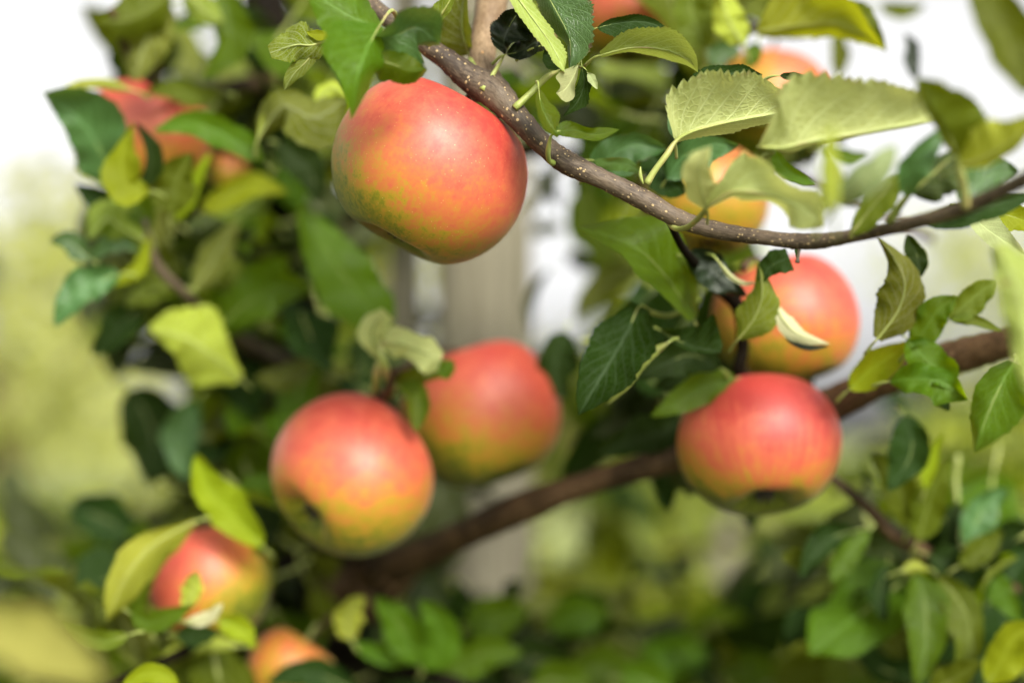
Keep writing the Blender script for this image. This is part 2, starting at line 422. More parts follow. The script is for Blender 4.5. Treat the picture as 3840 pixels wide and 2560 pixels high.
NB['lower'] = tubeobj('branch', [(1225, 2230, .91), (1400, 2160, .88), (1500, 2110, .84), (1700, 2020, .79), (1950, 1905, .745), (2200, 1815, .72), (2500, 1725, .70), (2800, 1640, .70), (3080, 1535, .68), (3300, 1430, .66), (3560, 1345, .64), (3770, 1285, .62), (4000, 1190, .6)], [75, 78, 72, 58, 60, 46, 53, 52, 70, 60, 66, 57, 55], BARKD, 16, 130, wob=.06, label='dark brown lower branch passing behind the striped apple', extra=bumps([(1480, 2140, .85, 95), (1400, 2230, .88, 100)]))
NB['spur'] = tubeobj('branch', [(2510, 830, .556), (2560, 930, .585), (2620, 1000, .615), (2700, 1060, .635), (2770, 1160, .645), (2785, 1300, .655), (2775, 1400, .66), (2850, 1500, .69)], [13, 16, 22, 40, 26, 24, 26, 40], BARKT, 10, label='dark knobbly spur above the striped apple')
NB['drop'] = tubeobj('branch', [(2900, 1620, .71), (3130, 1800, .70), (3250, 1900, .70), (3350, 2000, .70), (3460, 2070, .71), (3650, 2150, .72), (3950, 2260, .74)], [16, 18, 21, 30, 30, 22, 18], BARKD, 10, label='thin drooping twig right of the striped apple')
NB['left'] = tubeobj('branch', [(545, 820, .70), (585, 985, .71), (690, 1100, .73), (800, 1200, .77), (950, 1300, .83), (1140, 1390, .91)], [14, 20, 19, 22, 30, 36], BARK, 10, label='thin twig among the blurred leaves at the left')
NB['upleft'] = tubeobj('branch', [(1020, 300, .91), (850, 330, .84), (700, 350, .78), (560, 300, .74), (470, 180, .72), (420, 40, .7)], [40, 30, 24, 18, 15, 12], BARKD, 10)
NB['mid'] = tubeobj('branch', [(1150, 1560, .91), (1280, 1520, .80), (1390, 1500, .72), (1450, 1470, .68), (1480, 1380, .665)], [40, 32, 26, 20, 12], BARKD, 10)
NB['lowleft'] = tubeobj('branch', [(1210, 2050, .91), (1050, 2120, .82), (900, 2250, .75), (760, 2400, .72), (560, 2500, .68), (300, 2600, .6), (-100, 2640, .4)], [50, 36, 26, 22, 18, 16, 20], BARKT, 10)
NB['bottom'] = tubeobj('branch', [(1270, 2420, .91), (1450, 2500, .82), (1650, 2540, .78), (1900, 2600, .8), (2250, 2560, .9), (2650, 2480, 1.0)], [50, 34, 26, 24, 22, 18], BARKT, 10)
NB['upright'] = tubeobj('branch', [(1850, -200, .62), (2150, -120, .70), (2450, -20, .76), (2700, 60, .76), (2950, 130, .72), (3180, 100, .68)], [40, 36, 30, 24, 18, 12], BARKD, 10)
NB['rear'] = tubeobj('branch', [(1100, 950, .92), (1500, 700, 1.0), (2000, 560, .92), (2400, 700, .82), (2750, 620, .80), (3100, 700, .8), (3500, 900, .8)], [60, 40, 34, 26, 22, 18, 14], BARKD, 10)

# ---------------------------------------------------------------- leaves
def prof(t, p=.82, q=.72): return max(0.0, math.sin(math.pi * min(max(t, 0.0), 1.0) ** p)) ** q
NLEAF = [0]
def leaf(br, mat, side, d, mid, wl, wr, fl=None, fr=None, pet=None, prad=9, q=1, wave=1.0, label=None, teeth=None, curl=0.0, bend=0.0):
    """A leaf blade: its midrib runs through mid (photo points, d metres away), the blade reaches wl / wr photo pixels to either side, its
    edges lie fl / fr metres behind the midrib; side is the face towards the camera. pet: the leaf stalk, from blade base to the branch."""
    NLEAF[0] += 1; r = random.Random(NLEAF[0] * 13 + 5)
    n = {0: 16, 1: 30, 2: 84}[q]; m = {0: 6, 1: 8, 2: 12}[q]
    if isinstance(d, (int, float)): d = [d]
    M = [Vector((x, y, cr(list(d), i / max(1, len(mid) - 1)))) for i, (x, y) in enumerate(mid)]
    dm = sum(d) / len(d)
    wmax = max(max(abs(a) for a in wl) if isinstance(wl, list) else abs(wl), max(abs(a) for a in wr) if isinstance(wr, list) else abs(wr)) * K * dm
    sg = -1 if side == 't' else 1
    if fl is None: fl = sg * .32 * wmax
    if fr is None: fr = sg * .32 * wmax
    nt_ = teeth if teeth is not None else (24 if q == 2 else 13)
    ph = [r.uniform(0, 6.28) for _ in range(4)]
    ta = [r.uniform(.25, 1.6) for _ in range(80)]
    wa = wave * (.17 if q < 2 else .11) * wmax
    rows = []
    for i in range(n + 1):
        t = i / n
        c = cr(M, t); tn = (cr(M, min(1, t + .02)) - cr(M, max(0, t - .02)))
        L = math.hypot(tn.x, tn.y) or 1; nx, ny = tn.y / L, -tn.x / L
        row = []
        tooth = ((t * nt_ + .25 * math.sin(t * 21 + ph[0])) % 1.0)
        tt = 1 + (.12 if q == 2 else .10) * (tooth - .5) * ta[int(t * nt_) + 3] * (1 if .04 < t < .97 else 0)
        for j in range(2 * m + 1):
            u = (j - m) / m; au = abs(u)
            W_, F_ = (wl, fl) if u < 0 else (wr, fr)
            if isinstance(W_, list): ww = cr([float(x) for x in W_], t)
            else: ww = W_ * prof(t)
            rel = prof(t)
            ww *= 1 + .07 * math.sin(t * 11 + ph[0] + (2 if u < 0 else 0)) + .045 * math.sin(t * 20 + ph[1] + (1 if u < 0 else 0))
            if au > .82: ww *= 1 + (tt - 1) * (au - .82) / .18
            off = ww * au
            sgn = 1 if u < 0 else -1
            dz = (F_ * (au ** 1.5) * (.35 + .65 * rel) + wa * au * au * math.sin(t * 9 + ph[0] + (1.5 if u < 0 else 0)) + .4 * wa * au * math.sin(t * 23 + ph[1] + u * 2)
                  + .25 * wa * math.sin(t * 5 + ph[2]) * (1 - au) + curl * max(0, au - .6) ** 2 + bend * (t - .5) ** 2)
            slide = L * 0
            row.append((W(c.x + nx * off * sgn, c.y + ny * off * sgn, c.z + dz), (u + 1) / 2, t))
        rows.append(row)
    mb = MB(); mb.grid(rows)
    # which way do the faces look? flip so that the wanted side faces the camera
    acc = 0
    for f in mb.f:
        a, b, c_ = mb.v[f[0]], mb.v[f[1]], mb.v[f[2]]
        acc += (b - a).cross(c_ - a).dot(CAMP - a)
    want = 1 if side == 't' else -1
    if acc * want < 0: mb.f = [f[::-1] for f in mb.f]
    # stalk and raised midrib on the underside
    base = W(*M[0]); dirv = (base - W(*cr(M, .08)))
    k0 = len(mb.f)
    pr = prad * K * dm
    mr = [W(cr(M, t).x, cr(M, t).y, cr(M, t).z - (.3 * pr if side == 'u' else -.3 * pr)) for t in (0, .2, .4, .6, .85)]
    if pet:
        dz_ = M[0].z
        pp = [W(x, y, (zz[0] if zz else dz_)) for x, y, *zz in pet]
    else:
        dd = dirv.normalized()
        pp = [base + dd * .003 + Vector((0, .002, 0)), base + dd * .006 + Vector((0, .006, -.001))]; pr *= .6
    pts = list(reversed(pp)) + mr
    np_ = len(pp)
    mb.tube(pts, [pr * 1.25] + [pr] * (np_ - 1) + [pr * a_ * (.5 if side == 't' else 1) for a_ in (.7, .5, .38, .25, .1)], 7, (len(pts) - 1) * 4, mi=1)
    o = link('leaf', mb.mesh('leaf', [LM[mat], PET], base), NB[br], base)
    if label: o['label'] = label
    return o

# --- leaves round the big upper apple
leaf('main', 'g', 't', [.515, .50, .495, .50], [(1425, 95), (1375, 190), (1340, 290), (1318, 450)], [30, 62, 70, 48, 0], [10, 170, 150, 55, 0], .012, -.006, pet=[(1470, 40, .55), (1500, 95, .572)], q=2, label='torn green leaf hanging in front of the big upper apple')
leaf('main', 'g', 't', [.515, .51], [(1420, 105), (1330, 70), (1240, 20), (1150, -60)], 95, [20, 80, 150, 150, 100], -.006, .01, q=1)
leaf('main', 'b', 't', [.515, .51, .515], [(1400, 150), (1490, 130), (1570, 105), (1650, 170)], [10, 40, 75, 88, 0], [10, 120, 130, 80, 0], -.012, .006, q=2)
leaf('main', 'g', 't', [.51, .51], [(1395, 215), (1470, 240), (1540, 262), (1602, 262)], [10, 50, 50, 45, 0], [10, 70, 62, 45, 0], .0, .006, q=1)
leaf('main', 'p', 'u', .51, [(1275, 150), (1290, 210), (1305, 280), (1312, 400)], 14, 26, q=0)
leaf('limb', 'o', 'u', [.59, .585, .58], [(1762, 205), (1738, 140), (1733, 60), (1745, -60)], 145, 30, .012, -.01, pet=[(1768, 232, .577), (1782, 262, .572)], prad=11, q=2)
leaf('main', 'g', 'u', [.56, .55], [(1622, 105), (1658, 50), (1692, -10), (1730, -120)], 40, 20, pet=[(1615, 150, .565), (1608, 185, .57)], prad=10, q=1)
leaf('limb', 'x', 't', [.565, .558], [(1893, 203), (1890, 150), (1915, 90), (1950, 35)], [5, 40, 62, 50, 10], [5, 30, 75, 95, 20], pet=[(1845, 285, .562), (1808, 338, .56)], prad=10, q=2, wave=6, label='withered blackish crumpled leaf above the branch junction')
leaf('limb', 'x', 't', [.562, .558], [(1900, 205), (1960, 190), (2020, 150), (2065, 140)], 42, 34, q=2, wave=6)
leaf('limb', 'x', 'u', .56, [(1990, 185), (2030, 172), (2075, 165)], 22, 20, q=1, wave=2)
leaf('limb', 'b', 't', [.555, .55, .548, .546], [(2010, -90), (2090, 50), (2140, 160), (2135, 275)], [40, 70, 120, 120, 95, 40, 0], [40, 50, 60, 40, 20, 10, 0], -.004, .012, q=2, teeth=26, label='grey green serrated leaf with a purple brown blotch at its edge')
leaf('limb', 's', 'u', [.545, .542], [(1895, -70), (1990, 60), (2075, 180), (2118, 272)], [20, 34, 36, 38, 30, 0], [20, 34, 34, 30, 26, 0], .006, -.004, q=2, teeth=20, label='yellow green rolled edge of a leaf with one brown spot')
leaf('limb', 'd', 't', .57, [(2130, -40), (2180, 0), (2220, 30)], 26, 24, q=2)
leaf('main', 'd', 't', [.56, .565], [(2097, 262), (2080, 230), (2070, 190), (2085, 150)], 40, 30, pet=[(2050, 290, .558), (1990, 350, .556), (1930, 406, .555)], prad=12, q=1)
leaf('main', 'c', 't', [.545, .542], [(2170, 240), (2150, 290), (2120, 335), (2085, 350)], [0, 12, 22, 50, 0], [0, 40, 62, 22, 0], q=2, teeth=4, label='small cream curled leaf flap right of the branch junction')
leaf('main', 'd', 't', [.548, .556], [(2182, 250), (2190, 320), (2160, 390), (2108, 440)], [0, 34, 26, 36, 14, 0], [0, 20, 30, 30, 12, 0], q=2, teeth=12)
leaf('main', 'c', 't', .548, [(2205, 275), (2222, 300), (2240, 335)], 16, 16, q=1)
leaf('main', 'g', 't', [.54, .535, .535], [(2020, 330), (2030, 400), (2060, 460), (2095, 510)], [0, 30, 40, 52, 30, 0], [0, 16, 22, 28, 24, 10], .006, -.006, q=2)
leaf('main', 'g', 't', [.535, .54, .546], [(2072, 500), (2150, 488), (2230, 505), (2325, 486)], [0, 36, 26, 22, 24, 0], [0, 22, 28, 26, 18, 0], pet=[(2056, 560, .54), (2058, 600, .546), (2075, 612, .55)], prad=10, q=2, wave=2)
# --- right of the big apple, in focus
leaf('main', 's', 'u', [.55, .548, .546], [(2252, 208), (2380, 178), (2500, 190), (2580, 225), (2618, 272)], [15, 62, 88, 66, 30, 0], [10, 14, 32, 34, 18, 0], -.010, .012, q=2, teeth=26, label='lit yellow green arched leaf below the red apple at the top')
leaf('main', 'd', 't', [.56, .56], [(2240, 105), (2330, 85), (2430, 85), (2520, 125)], 26, 55, q=2)
leaf('main', 'p', 'u', [.546, .544, .544, .548], [(2534, 530), (2610, 488), (2750, 456), (2880, 432), (3040, 405)], [20, 150, 205, 200, 165, 95, 0], [6, 24, 34, 40, 36, 24, 0], -.016, .010, pet=[(2500, 580, .545), (2455, 640, .546), (2425, 688, .547)], prad=12, q=2, teeth=22, wave=.6, label='sharp pale veined leaf underside on the upright stalk from the branch')
leaf('main', 'b', 't', [.552, .556], [(2530, 520), (2520, 470), (2535, 400), (2562, 325)], 18, 22, q=2)
leaf('main', 'd', 't', [.556, .556], [(2560, 345), (2650, 290), (2760, 275), (2860, 280)], [10, 34, 36, 30, 0], 40, q=2, teeth=20)
leaf('main', 'd', 't', .556, [(2925, 285), (2980, 290), (3050, 300)], 18, 14, q=1)
leaf('main', 'p', 'u', [.505, .50, .498, .50], [(2842, 552), (2935, 556), (3040, 532), (3240, 498), (3380, 472), (3530, 450)], [0, 165, 220, 236, 225, 190, 140, 80], [0, 6, 24, 14, 10, 10, 10, 0], -.018, .004, pet=[(2900, 572, .507), (2860, 590, .512), (2840, 640, .525)], prad=9, q=2, teeth=20, wave=.6, label='large pale leaf underside with slanting veins right of centre')
leaf('main', 'o', 't', [.455, .445, .44, .44], [(3590, 590), (3550, 490), (3490, 390), (3432, 290)], 34, [30, 130, 150, 130, 80, 0], .006, -.004, pet=[(3605, 660, .458), (3618, 730, .462), (3625, 775, .465)], prad=17, q=1, label='dark olive folded leaf standing up at the upper right')
leaf('main', 'x', 't', [.44, .44], [(3436, 300), (3415, 230), (3420, 180), (3392, 125)], 26, 34, q=0)
leaf('main', 'y', 'u', [.45, .44, .43], [(3600, 625), (3700, 590), (3800, 530), (3900, 440)], 120, 34, .0, .006, q=1)
leaf('main', 'p', 'u', [.50, .49, .485, .485], [(2655, 775), (2760, 715), (2880, 735), (2990, 770), (3090, 850)], [20, 60, 130, 105, 60, 80, 0], [6, 20, 40, 20, 40, 90, 0], -.01, .008, pet=[(2630, 808, .51), (2585, 848, .53), (2535, 858, .542), (2508, 830, .55)], prad=12, q=2, teeth=6, label='big curled pale leaf in front of the orange apple')
leaf('main', 'p', 'u', [.502, .49, .482, .478], [(2650, 785), (2625, 700), (2625, 620), (2668, 545)], [10, 58, 62, 46, 0], [10, 55, 50, 30, 0], q=2, teeth=3, wave=1.4)
leaf('main', 'g', 't', [.512, .515], [(2900, 560), (2935, 620), (2990, 660), (3060, 690)], 24, 34, q=1)
leaf('main', 'y', 'u', [.405, .40], [(3135, 790), (3115, 680), (3112, 570), (3130, 455)], 38, 34, q=0)
leaf('main', 'b', 'u', [.43, .42, .42], [(3150, 770), (3220, 690), (3300, 620), (3360, 540)], 60, 70, q=0)
leaf('main', 'o', 'u', .43, [(3090, 800), (3120, 700), (3140, 600)], 40, 50, q=0)
leaf('main', 'b', 't', [.47, .46, .46], [(3395, 740), (3420, 650), (3470, 570), (3560, 470)], 55, 60, q=1)
leaf('main', 'g', 'u', [.495, .48], [(3190, 880), (3260, 790), (3330, 710), (3410, 630)], 42, 60, pet=[(3195, 890, .51), (3200, 895, .51)], q=1)
leaf('main', 'd', 'u', [.48, .47], [(3415, 725), (3490, 660), (3560, 600), (3640, 560)], 40, 110, pet=[(3380, 765, .485), (3335, 830, .492)], prad=14, q=1)
leaf('main', 'b', 't', [.49, .50], [(3600, 760), (3660, 700), (3730, 650), (3820, 640)], 80, 60, q=1)
leaf('main', 'd', 't', [.5, .5], [(3450, 830), (3580, 800), (3720, 770), (3900, 720)], 40, 60, q=1)
leaf('main', 'c', 't', [.548, .548], [(3625, 790), (3690, 850), (3760, 900), (3850, 960)], [10, 36, 60, 50, 30, 0], [10, 36, 40, 44, 30, 0], q=2, teeth=26, label='cream serrated leaf edge at the right below the branch end')
leaf('main', 'y', 't', [.56, .56], [(3700, 790), (3790, 810), (3900, 850)], 60, 60, q=1)
leaf('main', 'd', 't', .535, [(2985, 925), (2990, 950), (2993, 985)], 9, 9, q=0)
# --- behind the branch
leaf('main', 'b', 't', [.60, .595, .595], [(2212, 640), (2280, 590), (2370, 545), (2500, 555)], 60, 95, q=1, teeth=16)
leaf('main', 's', 't', [.58, .575], [(2228, 602), (2300, 612), (2360, 618), (2418, 655)], 22, 30, q=1, wave=2)
leaf('main', 'd', 't', [.61, .60], [(2420, 560), (2470, 620), (2520, 690), (2580, 720)], 60, 70, q=1)
leaf('main', 'b', 't', [.60, .595, .59], [(2500, 672), (2560, 590), (2650, 545), (2770, 545)], 48, 85, q=1, teeth=18)
leaf('spur', 'g', 't', [.62, .61, .60, .605], [(2600, 1195), (2500, 1040), (2370, 920), (2165, 850)], [20, 50, 70, 64, 40, 0], [20, 80, 150, 140, 70, 0], -.014, .01, q=1, label='long green leaf with a rolled rim under the branch')
leaf('spur', 'd', 't', [.61, .60, .59, .585], [(2400, 1145), (2330, 1285), (2255, 1410), (2168, 1558)], [40, 118, 118, 78, 0], [40, 95, 110, 80, 0], -.016, -.004, pet=[(2440, 1170, .62), (2520, 1180, .63), (2620, 1120, .635)], q=1, teeth=18, label='dark green leaf with a shining lower half left of the striped apple')
leaf('spur', 's', 'u', [.60, .595], [(2505, 1285), (2430, 1340), (2340, 1450), (2275, 1520)], 18, 22, q=1)
leaf('spur', 'd', 't', [.61, .60], [(2480, 1240), (2560, 1285), (2640, 1310), (2705, 1320)], [10, 50, 90, 130, 30], 20, q=1, teeth=6)
leaf('spur', 'g', 'u', [.60, .592, .59], [(2770, 1270), (2830, 1190), (2860, 1090), (2843, 975)], [10, 66, 62, 30, 0], [10, 74, 72, 34, 0], .006, .006, q=2, teeth=8, label='twisted grey green leaf upright before the pink apple')
leaf('spur', 'd', 't', [.592, .588], [(2850, 1055), (2880, 1010), (2910, 985), (2960, 965)], [10, 40, 46, 40], [10, 30, 46, 50], q=1, teeth=3)
leaf('spur', 'x', 't', [.61, .605], [(2570, 960), (2640, 980), (2700, 1040), (2800, 1110)], 55, 70, q=1, wave=3, label='blackish dead leaf on the knobbly spur')
leaf('spur', 'c', 'u', [.60, .60], [(2690, 975), (2740, 1035), (2790, 1062), (2840, 1058)], 9, 11, q=1)
leaf('spur', 'c', 'u', [.60, .595], [(2900, 1120), (2935, 1200), (3010, 1265), (3115, 1290)], [0, 24, 34, 20, 0], [0, 26, 34, 20, 0], q=1, label='cream dead leaf curl lying on the pink apple')
leaf('spur', 'x', 't', [.605, .60], [(2920, 1190), (2960, 1260), (3030, 1300), (3110, 1298)], 12, 18, q=0)
leaf('spur', 'd', 't', [.64, .63], [(2700, 1380), (2600, 1330), (2500, 1360), (2380, 1420)], 70, 60, q=1)
leaf('spur', 'g', 't', [.65, .64], [(2760, 1420), (2660, 1440), (2560, 1500), (2440, 1560)], 60, 60, q=1)
leaf('spur', 'd', 't', [.66, .66], [(2700, 1400), (2570, 1420), (2450, 1450)], 50, 50, q=1)
leaf('lower', 'd', 't', [.70, .69], [(2560, 1560), (2480, 1620), (2370, 1650), (2230, 1700)], 70, 80, q=1)
leaf('lower', 'd', 't', [.74, .74], [(2120, 1240), (2090, 1330), (2080, 1420), (2130, 1500)], 90, 70, q=0)
# --- right side, below the branch
leaf('main', 'o', 'u', [.59, .585, .58], [(3290, 1270), (3375, 1150), (3385, 1020), (3285, 880)], [20, 75, 105, 80, 30, 0], [20, 70, 78, 70, 30, 0], .006, .01, q=1, teeth=16, label='hanging olive leaf against the white sky right of the pink apple')
leaf('main', 'd', 't', [.60, .60], [(3450, 1040), (3440, 960), (3400, 880)], 50, 36, q=1)
leaf('lower', 'g', 't', [.60, .595], [(3420, 1300), (3480, 1220), (3520, 1160), (3590, 1110)], 64, 60, q=1, wave=2)
leaf('lower', 'g', 't', [.60, .595], [(3400, 1270), (3470, 1340), (3540, 1400), (3570, 1460)], 70, 75, q=1, wave=2)
leaf('lower', 'o', 't', [.60, .60], [(3560, 1200), (3620, 1140), (3680, 1090), (3740, 1050)], 46, 62, q=1)
leaf('lower', 'o', 't', [.60, .60], [(3560, 1195), (3640, 1195), (3760, 1240)], 20, 26, q=1)
leaf('lower', 'y', 't', [.62, .61], [(3185, 1460), (3260, 1390), (3330, 1340), (3420, 1280)], 60, 70, q=1)
leaf('lower', 'g', 't', [.60, .59], [(3340, 1430), (3430, 1420), (3530, 1430), (3630, 1500)], [10, 60, 50, 50, 0], [10, 55, 60, 90, 0], q=1, wave=2, teeth=6)
leaf('lower', 'd', 't', [.60, .60], [(3490, 1470), (3530, 1500), (3560, 1540)], 26, 26, q=0, teeth=3)
leaf('main', 's', 'u', [.44, .43, .42, .42], [(3740, 920), (3810, 1080), (3850, 1250), (3870, 1500)], [30, 100, 140, 140, 110, 60], [30, 65, 70, 70, 60, 0], q=1, label='large blurred pale leaf hanging at the right frame edge')
leaf('lower', 'g', 't', [.52, .51, .50], [(3800, 1360), (3740, 1470), (3690, 1590), (3652, 1700)], [30, 110, 120, 80, 0], [20, 80, 75, 40, 0], -.01, .01, q=1, label='green leaf with a pointed tip at the right frame edge')
leaf('lower', 'd', 't', [.66, .66], [(3390, 1560), (3420, 1650), (3400, 1740), (3330, 1840)], 70, 90, q=1)
leaf('drop', 'd', 't', [.69, .68], [(3210, 1990), (3130, 2010), (3060, 2070), (3000, 2170)], 50, 60, q=1, wave=2)
leaf('drop', 'g', 't', [.69, .68], [(3260, 1990), (3200, 2050), (3150, 2130), (3120, 2190)], 46, 46, q=1)
leaf('drop', 'o', 't', [.70, .69], [(3050, 2100), (2990, 2090), (2930, 2080)], 44, 40, q=1)
leaf('drop', 'o', 't', [.69, .68], [(3400, 1980), (3390, 1880), (3350, 1790), (3270, 1700)], 70, 70, q=1)
leaf('drop', 'y', 't', [.675, .67], [(3470, 1830), (3480, 1770), (3500, 1700), (3540, 1620)], 24, 28, q=1)
leaf('drop', 'o', 't', [.69, .68], [(3440, 2030), (3470, 1930), (3500, 1830), (3560, 1720)], 60, 70, q=1)
leaf('drop', 'b', 't', [.70, .70], [(3620, 2040), (3660, 1960), (3700, 1890), (3780, 1830)], 60, 70, q=1)
leaf('drop', 'o', 't', [.69, .69], [(3600, 2120), (3680, 2060), (3760, 1990)], 50, 50, q=1)
leaf('drop', 'd', 't', [.70, .70], [(3480, 2080), (3580, 2120), (3650, 2200), (3670, 2320)], 70, 60, q=1)
leaf('drop', 'g', 't', [.69, .67], [(3440, 2140), (3470, 2270), (3470, 2400), (3440, 2580)], 90, 80, q=1)
leaf('drop', 'o', 't', [.69, .67], [(3520, 2160), (3610, 2270), (3640, 2400), (3600, 2560)], 60, 80, q=1)
leaf('drop', 'd', 't', [.71, .70], [(3330, 2120), (3300, 2220), (3320, 2330)], 40, 46, q=1)
leaf('drop', 'y', 'u', [.69, .69], [(3380, 2140), (3430, 2120), (3480, 2140)], 20, 26, q=1)
leaf('drop', 'y', 't', [.66, .65], [(3700, 2560), (3760, 2470), (3800, 2390), (3900, 2330)], 70, 90, q=1)
leaf('drop', 'o', 't', [.66, .65], [(3480, 2600), (3580, 2540), (3680, 2480)], 60, 50, q=1)
leaf('drop', 'g', 't', [.70, .70], [(3700, 2130), (3760, 2230), (3830, 2330)], 50, 50, q=1)
# --- top right, behind
leaf('upright', 'y', 'u', [.66, .65, .645], [(2840, 120), (3000, 97), (3160, 92), (3320, 185)], [20, 130, 150, 110, 50, 0], [20, 40, 46, 60, 40, 0], -.012, .012, q=1, label='broad yellow green leaf across the top right')
leaf('upright', 'o', 't', [.66, .655], [(3110, 110), (3180, 90), (3270, 120), (3325, 195)], [40, 90, 80, 30, 0], [20, 40, 60, 40, 0], q=1)
leaf('upright', 'y', 'u', [.66, .66], [(2790, 170), (2750, 110), (2720, 40), (2700, -60)], 60, 66, q=1, wave=2)
leaf('upright', 'o', 't', [.68, .68], [(2640, 180), (2610, 100), (2590, 20), (2600, -60)], 70, 70, q=1)
leaf('upright', 'b', 't', [.70, .70], [(2660, 240), (2710, 200), (2780, 190)], 46, 46, q=0)
leaf('upright', 'g', 't', [.70, .70], [(2840, 160), (2820, 210), (2800, 260)], 36, 30, q=0)
leaf('upright', 'o', 't', [.80, .80], [(3650, -80), (3740, 70), (3800, 210), (3850, 360)], 120, 90, q=0, label='blurred olive leaf hanging at the top right corner')
leaf('rear', 'o', 'u', [.88, .87], [(2390, 1000), (2310, 1050), (2230, 1100), (2160, 1210)], 45, 65, q=1)
leaf('rear', 'g', 'u', [.9, .9], [(2200, 700), (2190, 800), (2230, 900), (2300, 960)], 60, 70, q=1)
leaf('rear', 'd', 't', [.92, .92], [(2060, 1010), (2010, 1080), (1985, 1170), (1990, 1260)], 14, 22, q=0)
for a, b, c, m, d in [((2010, 640), (2060, 700), (2100, 790), 'd', 1.05), ((2150, 640), (2190, 740), (2180, 840), 'g', 1.0), ((2000, 880), (2050, 850), (2120, 860), 'o', 1.1), ((2130, 950), (2180, 980), (2230, 1000), 'd', 1.0),
        ((2090, 1250), (2130, 1320), (2150, 1400), 'g', 1.0), ((2020, 1290), (2060, 1370), (2040, 1450), 'd', 1.0), ((3300, 20), (3380, 40), (3470, 20), 'o', .8), ((3560, 380), (3620, 440), (3640, 520), 'o', .75), ((3090, 560), (3180, 590), (3260, 580), 'g', .7)]:
    leaf('rear', m, 't', d, [a, b, c], 30, 34, q=0)
leaf('upright', 'o', 't', [.80, .80], [(3140, 120), (3150, 210), (3140, 300)], 38, 38, q=0)
# --- left cluster
leaf('upleft', 'o', 't', [.71, .70], [(640, -20), (550, 40), (470, 75), (345, 85)], 90, 100, .01, .0, q=1, label='olive leaf with a pointed tip at the upper left')
leaf('upleft', 'o', 'u', [.72, .72], [(640, 20), (570, 110), (530, 210), (500, 310)], 90, 100, q=1)
leaf('upleft', 'g', 't', [.72, .72], [(830, -40), (860, 80), (860, 180), (760, 300)], 80, 60, q=1)
leaf('upleft', 'g', 'u', [.715, .71], [(700, -40), (760, 40), (840, 90)], 60, 50, q=1)
leaf('upleft', 'o', 't', [.74, .74], [(830, 350), (740, 360), (640, 335), (540, 345)], 45, 45, q=1)
leaf('upleft', 'b', 't', [.70, .69, .685, .68], [(430, 700), (380, 570), (300, 450), (158, 345)], [30, 100, 95, 60, 0], [30, 80, 140, 120, 0], .004, -.014, q=1, label='grey shining leaf with a pointed tip at the far left')
leaf('upleft', 'y', 'u', [.69, .68], [(500, 340), (400, 318), (290, 320), (190, 365)], 20, 22, q=1)
leaf('upleft', 'y', 't', [.67, .665], [(560, 715), (480, 690), (460, 580), (500, 455)], [10, 80, 80, 30, 0], [10, 50, 70, 40, 0], q=1, label='yellow green curled leaf below the left red apple')
leaf('upleft', 'd', 't', [.675, .67], [(520, 690), (560, 640), (560, 560), (510, 460)], 20, 50, q=1)
leaf('upleft', 'g', 't', [.68, .675], [(990, 605), (870, 520), (730, 465), (575, 490)], 55, 60, q=1, label='long green leaf lying across the left red apple')
leaf('left', 'o', 't', [.685, .68], [(640, 800), (660, 730), (670, 660), (720, 575)], 90, 70, q=1, teeth=6)
leaf('left', 'y', 't', [.71, .71], [(660, 830), (700, 750), (740, 660), (790, 570)], 26, 34, q=1)
leaf('left', 'd', 't', [.71, .71], [(480, 760), (420, 770), (350, 740), (280, 690)], 50, 50, q=1)
leaf('left', 'g', 'u', [.70, .69], [(540, 900), (460, 860), (400, 820), (330, 900)], 60, 90, q=1)
leaf('left', 'g', 't', [.70, .70], [(560, 860), (520, 780), (470, 740), (400, 760)], 60, 60, q=1)
leaf('left', 'y', 't', [.76, .76], [(760, 790), (860, 730), (960, 690), (1080, 720)], 50, 55, q=1)
leaf('upleft', 'o', 'u', [.66, .65, .65], [(970, 520), (1060, 400), (1180, 440), (1300, 370)], [10, 70, 60, 80, 10], [10, 60, 100, 110, 20], q=1, wave=2)
leaf('upleft', 'y', 'u', [.66, .655], [(965, 530), (1000, 430), (1060, 360), (1130, 400)], 18, 24, q=1)
leaf('upleft', 'y', 'u', [.655, .655], [(1160, 420), (1210, 360), (1250, 330), (1300, 360)], 34, 40, q=1)
leaf('upleft', 'd', 't', [.72, .72], [(1040, 540), (1110, 590), (1170, 650), (1190, 760)], 70, 70, q=1)
leaf('main', 'o', 'u', [.56, .556, .555], [(1238, 150), (1170, 170), (1100, 170), (1012, 200)], [10, 50, 72, 60, 20], [10, 60, 80, 60, 30], q=2, wave=2.4, pet=[(1300, 120, .565), (1400, 60, .575)], teeth=10, label='small curled olive leaf left of the torn leaf')
leaf('main', 'o', 'u', [.56, .556], [(1190, 175), (1150, 230), (1100, 280), (1065, 340)], 30, 36, q=2, wave=2)
leaf('main', 'y', 't', .556, [(1235, 105), (1215, 130), (1180, 130), (1150, 120)], 20, 20, q=2)
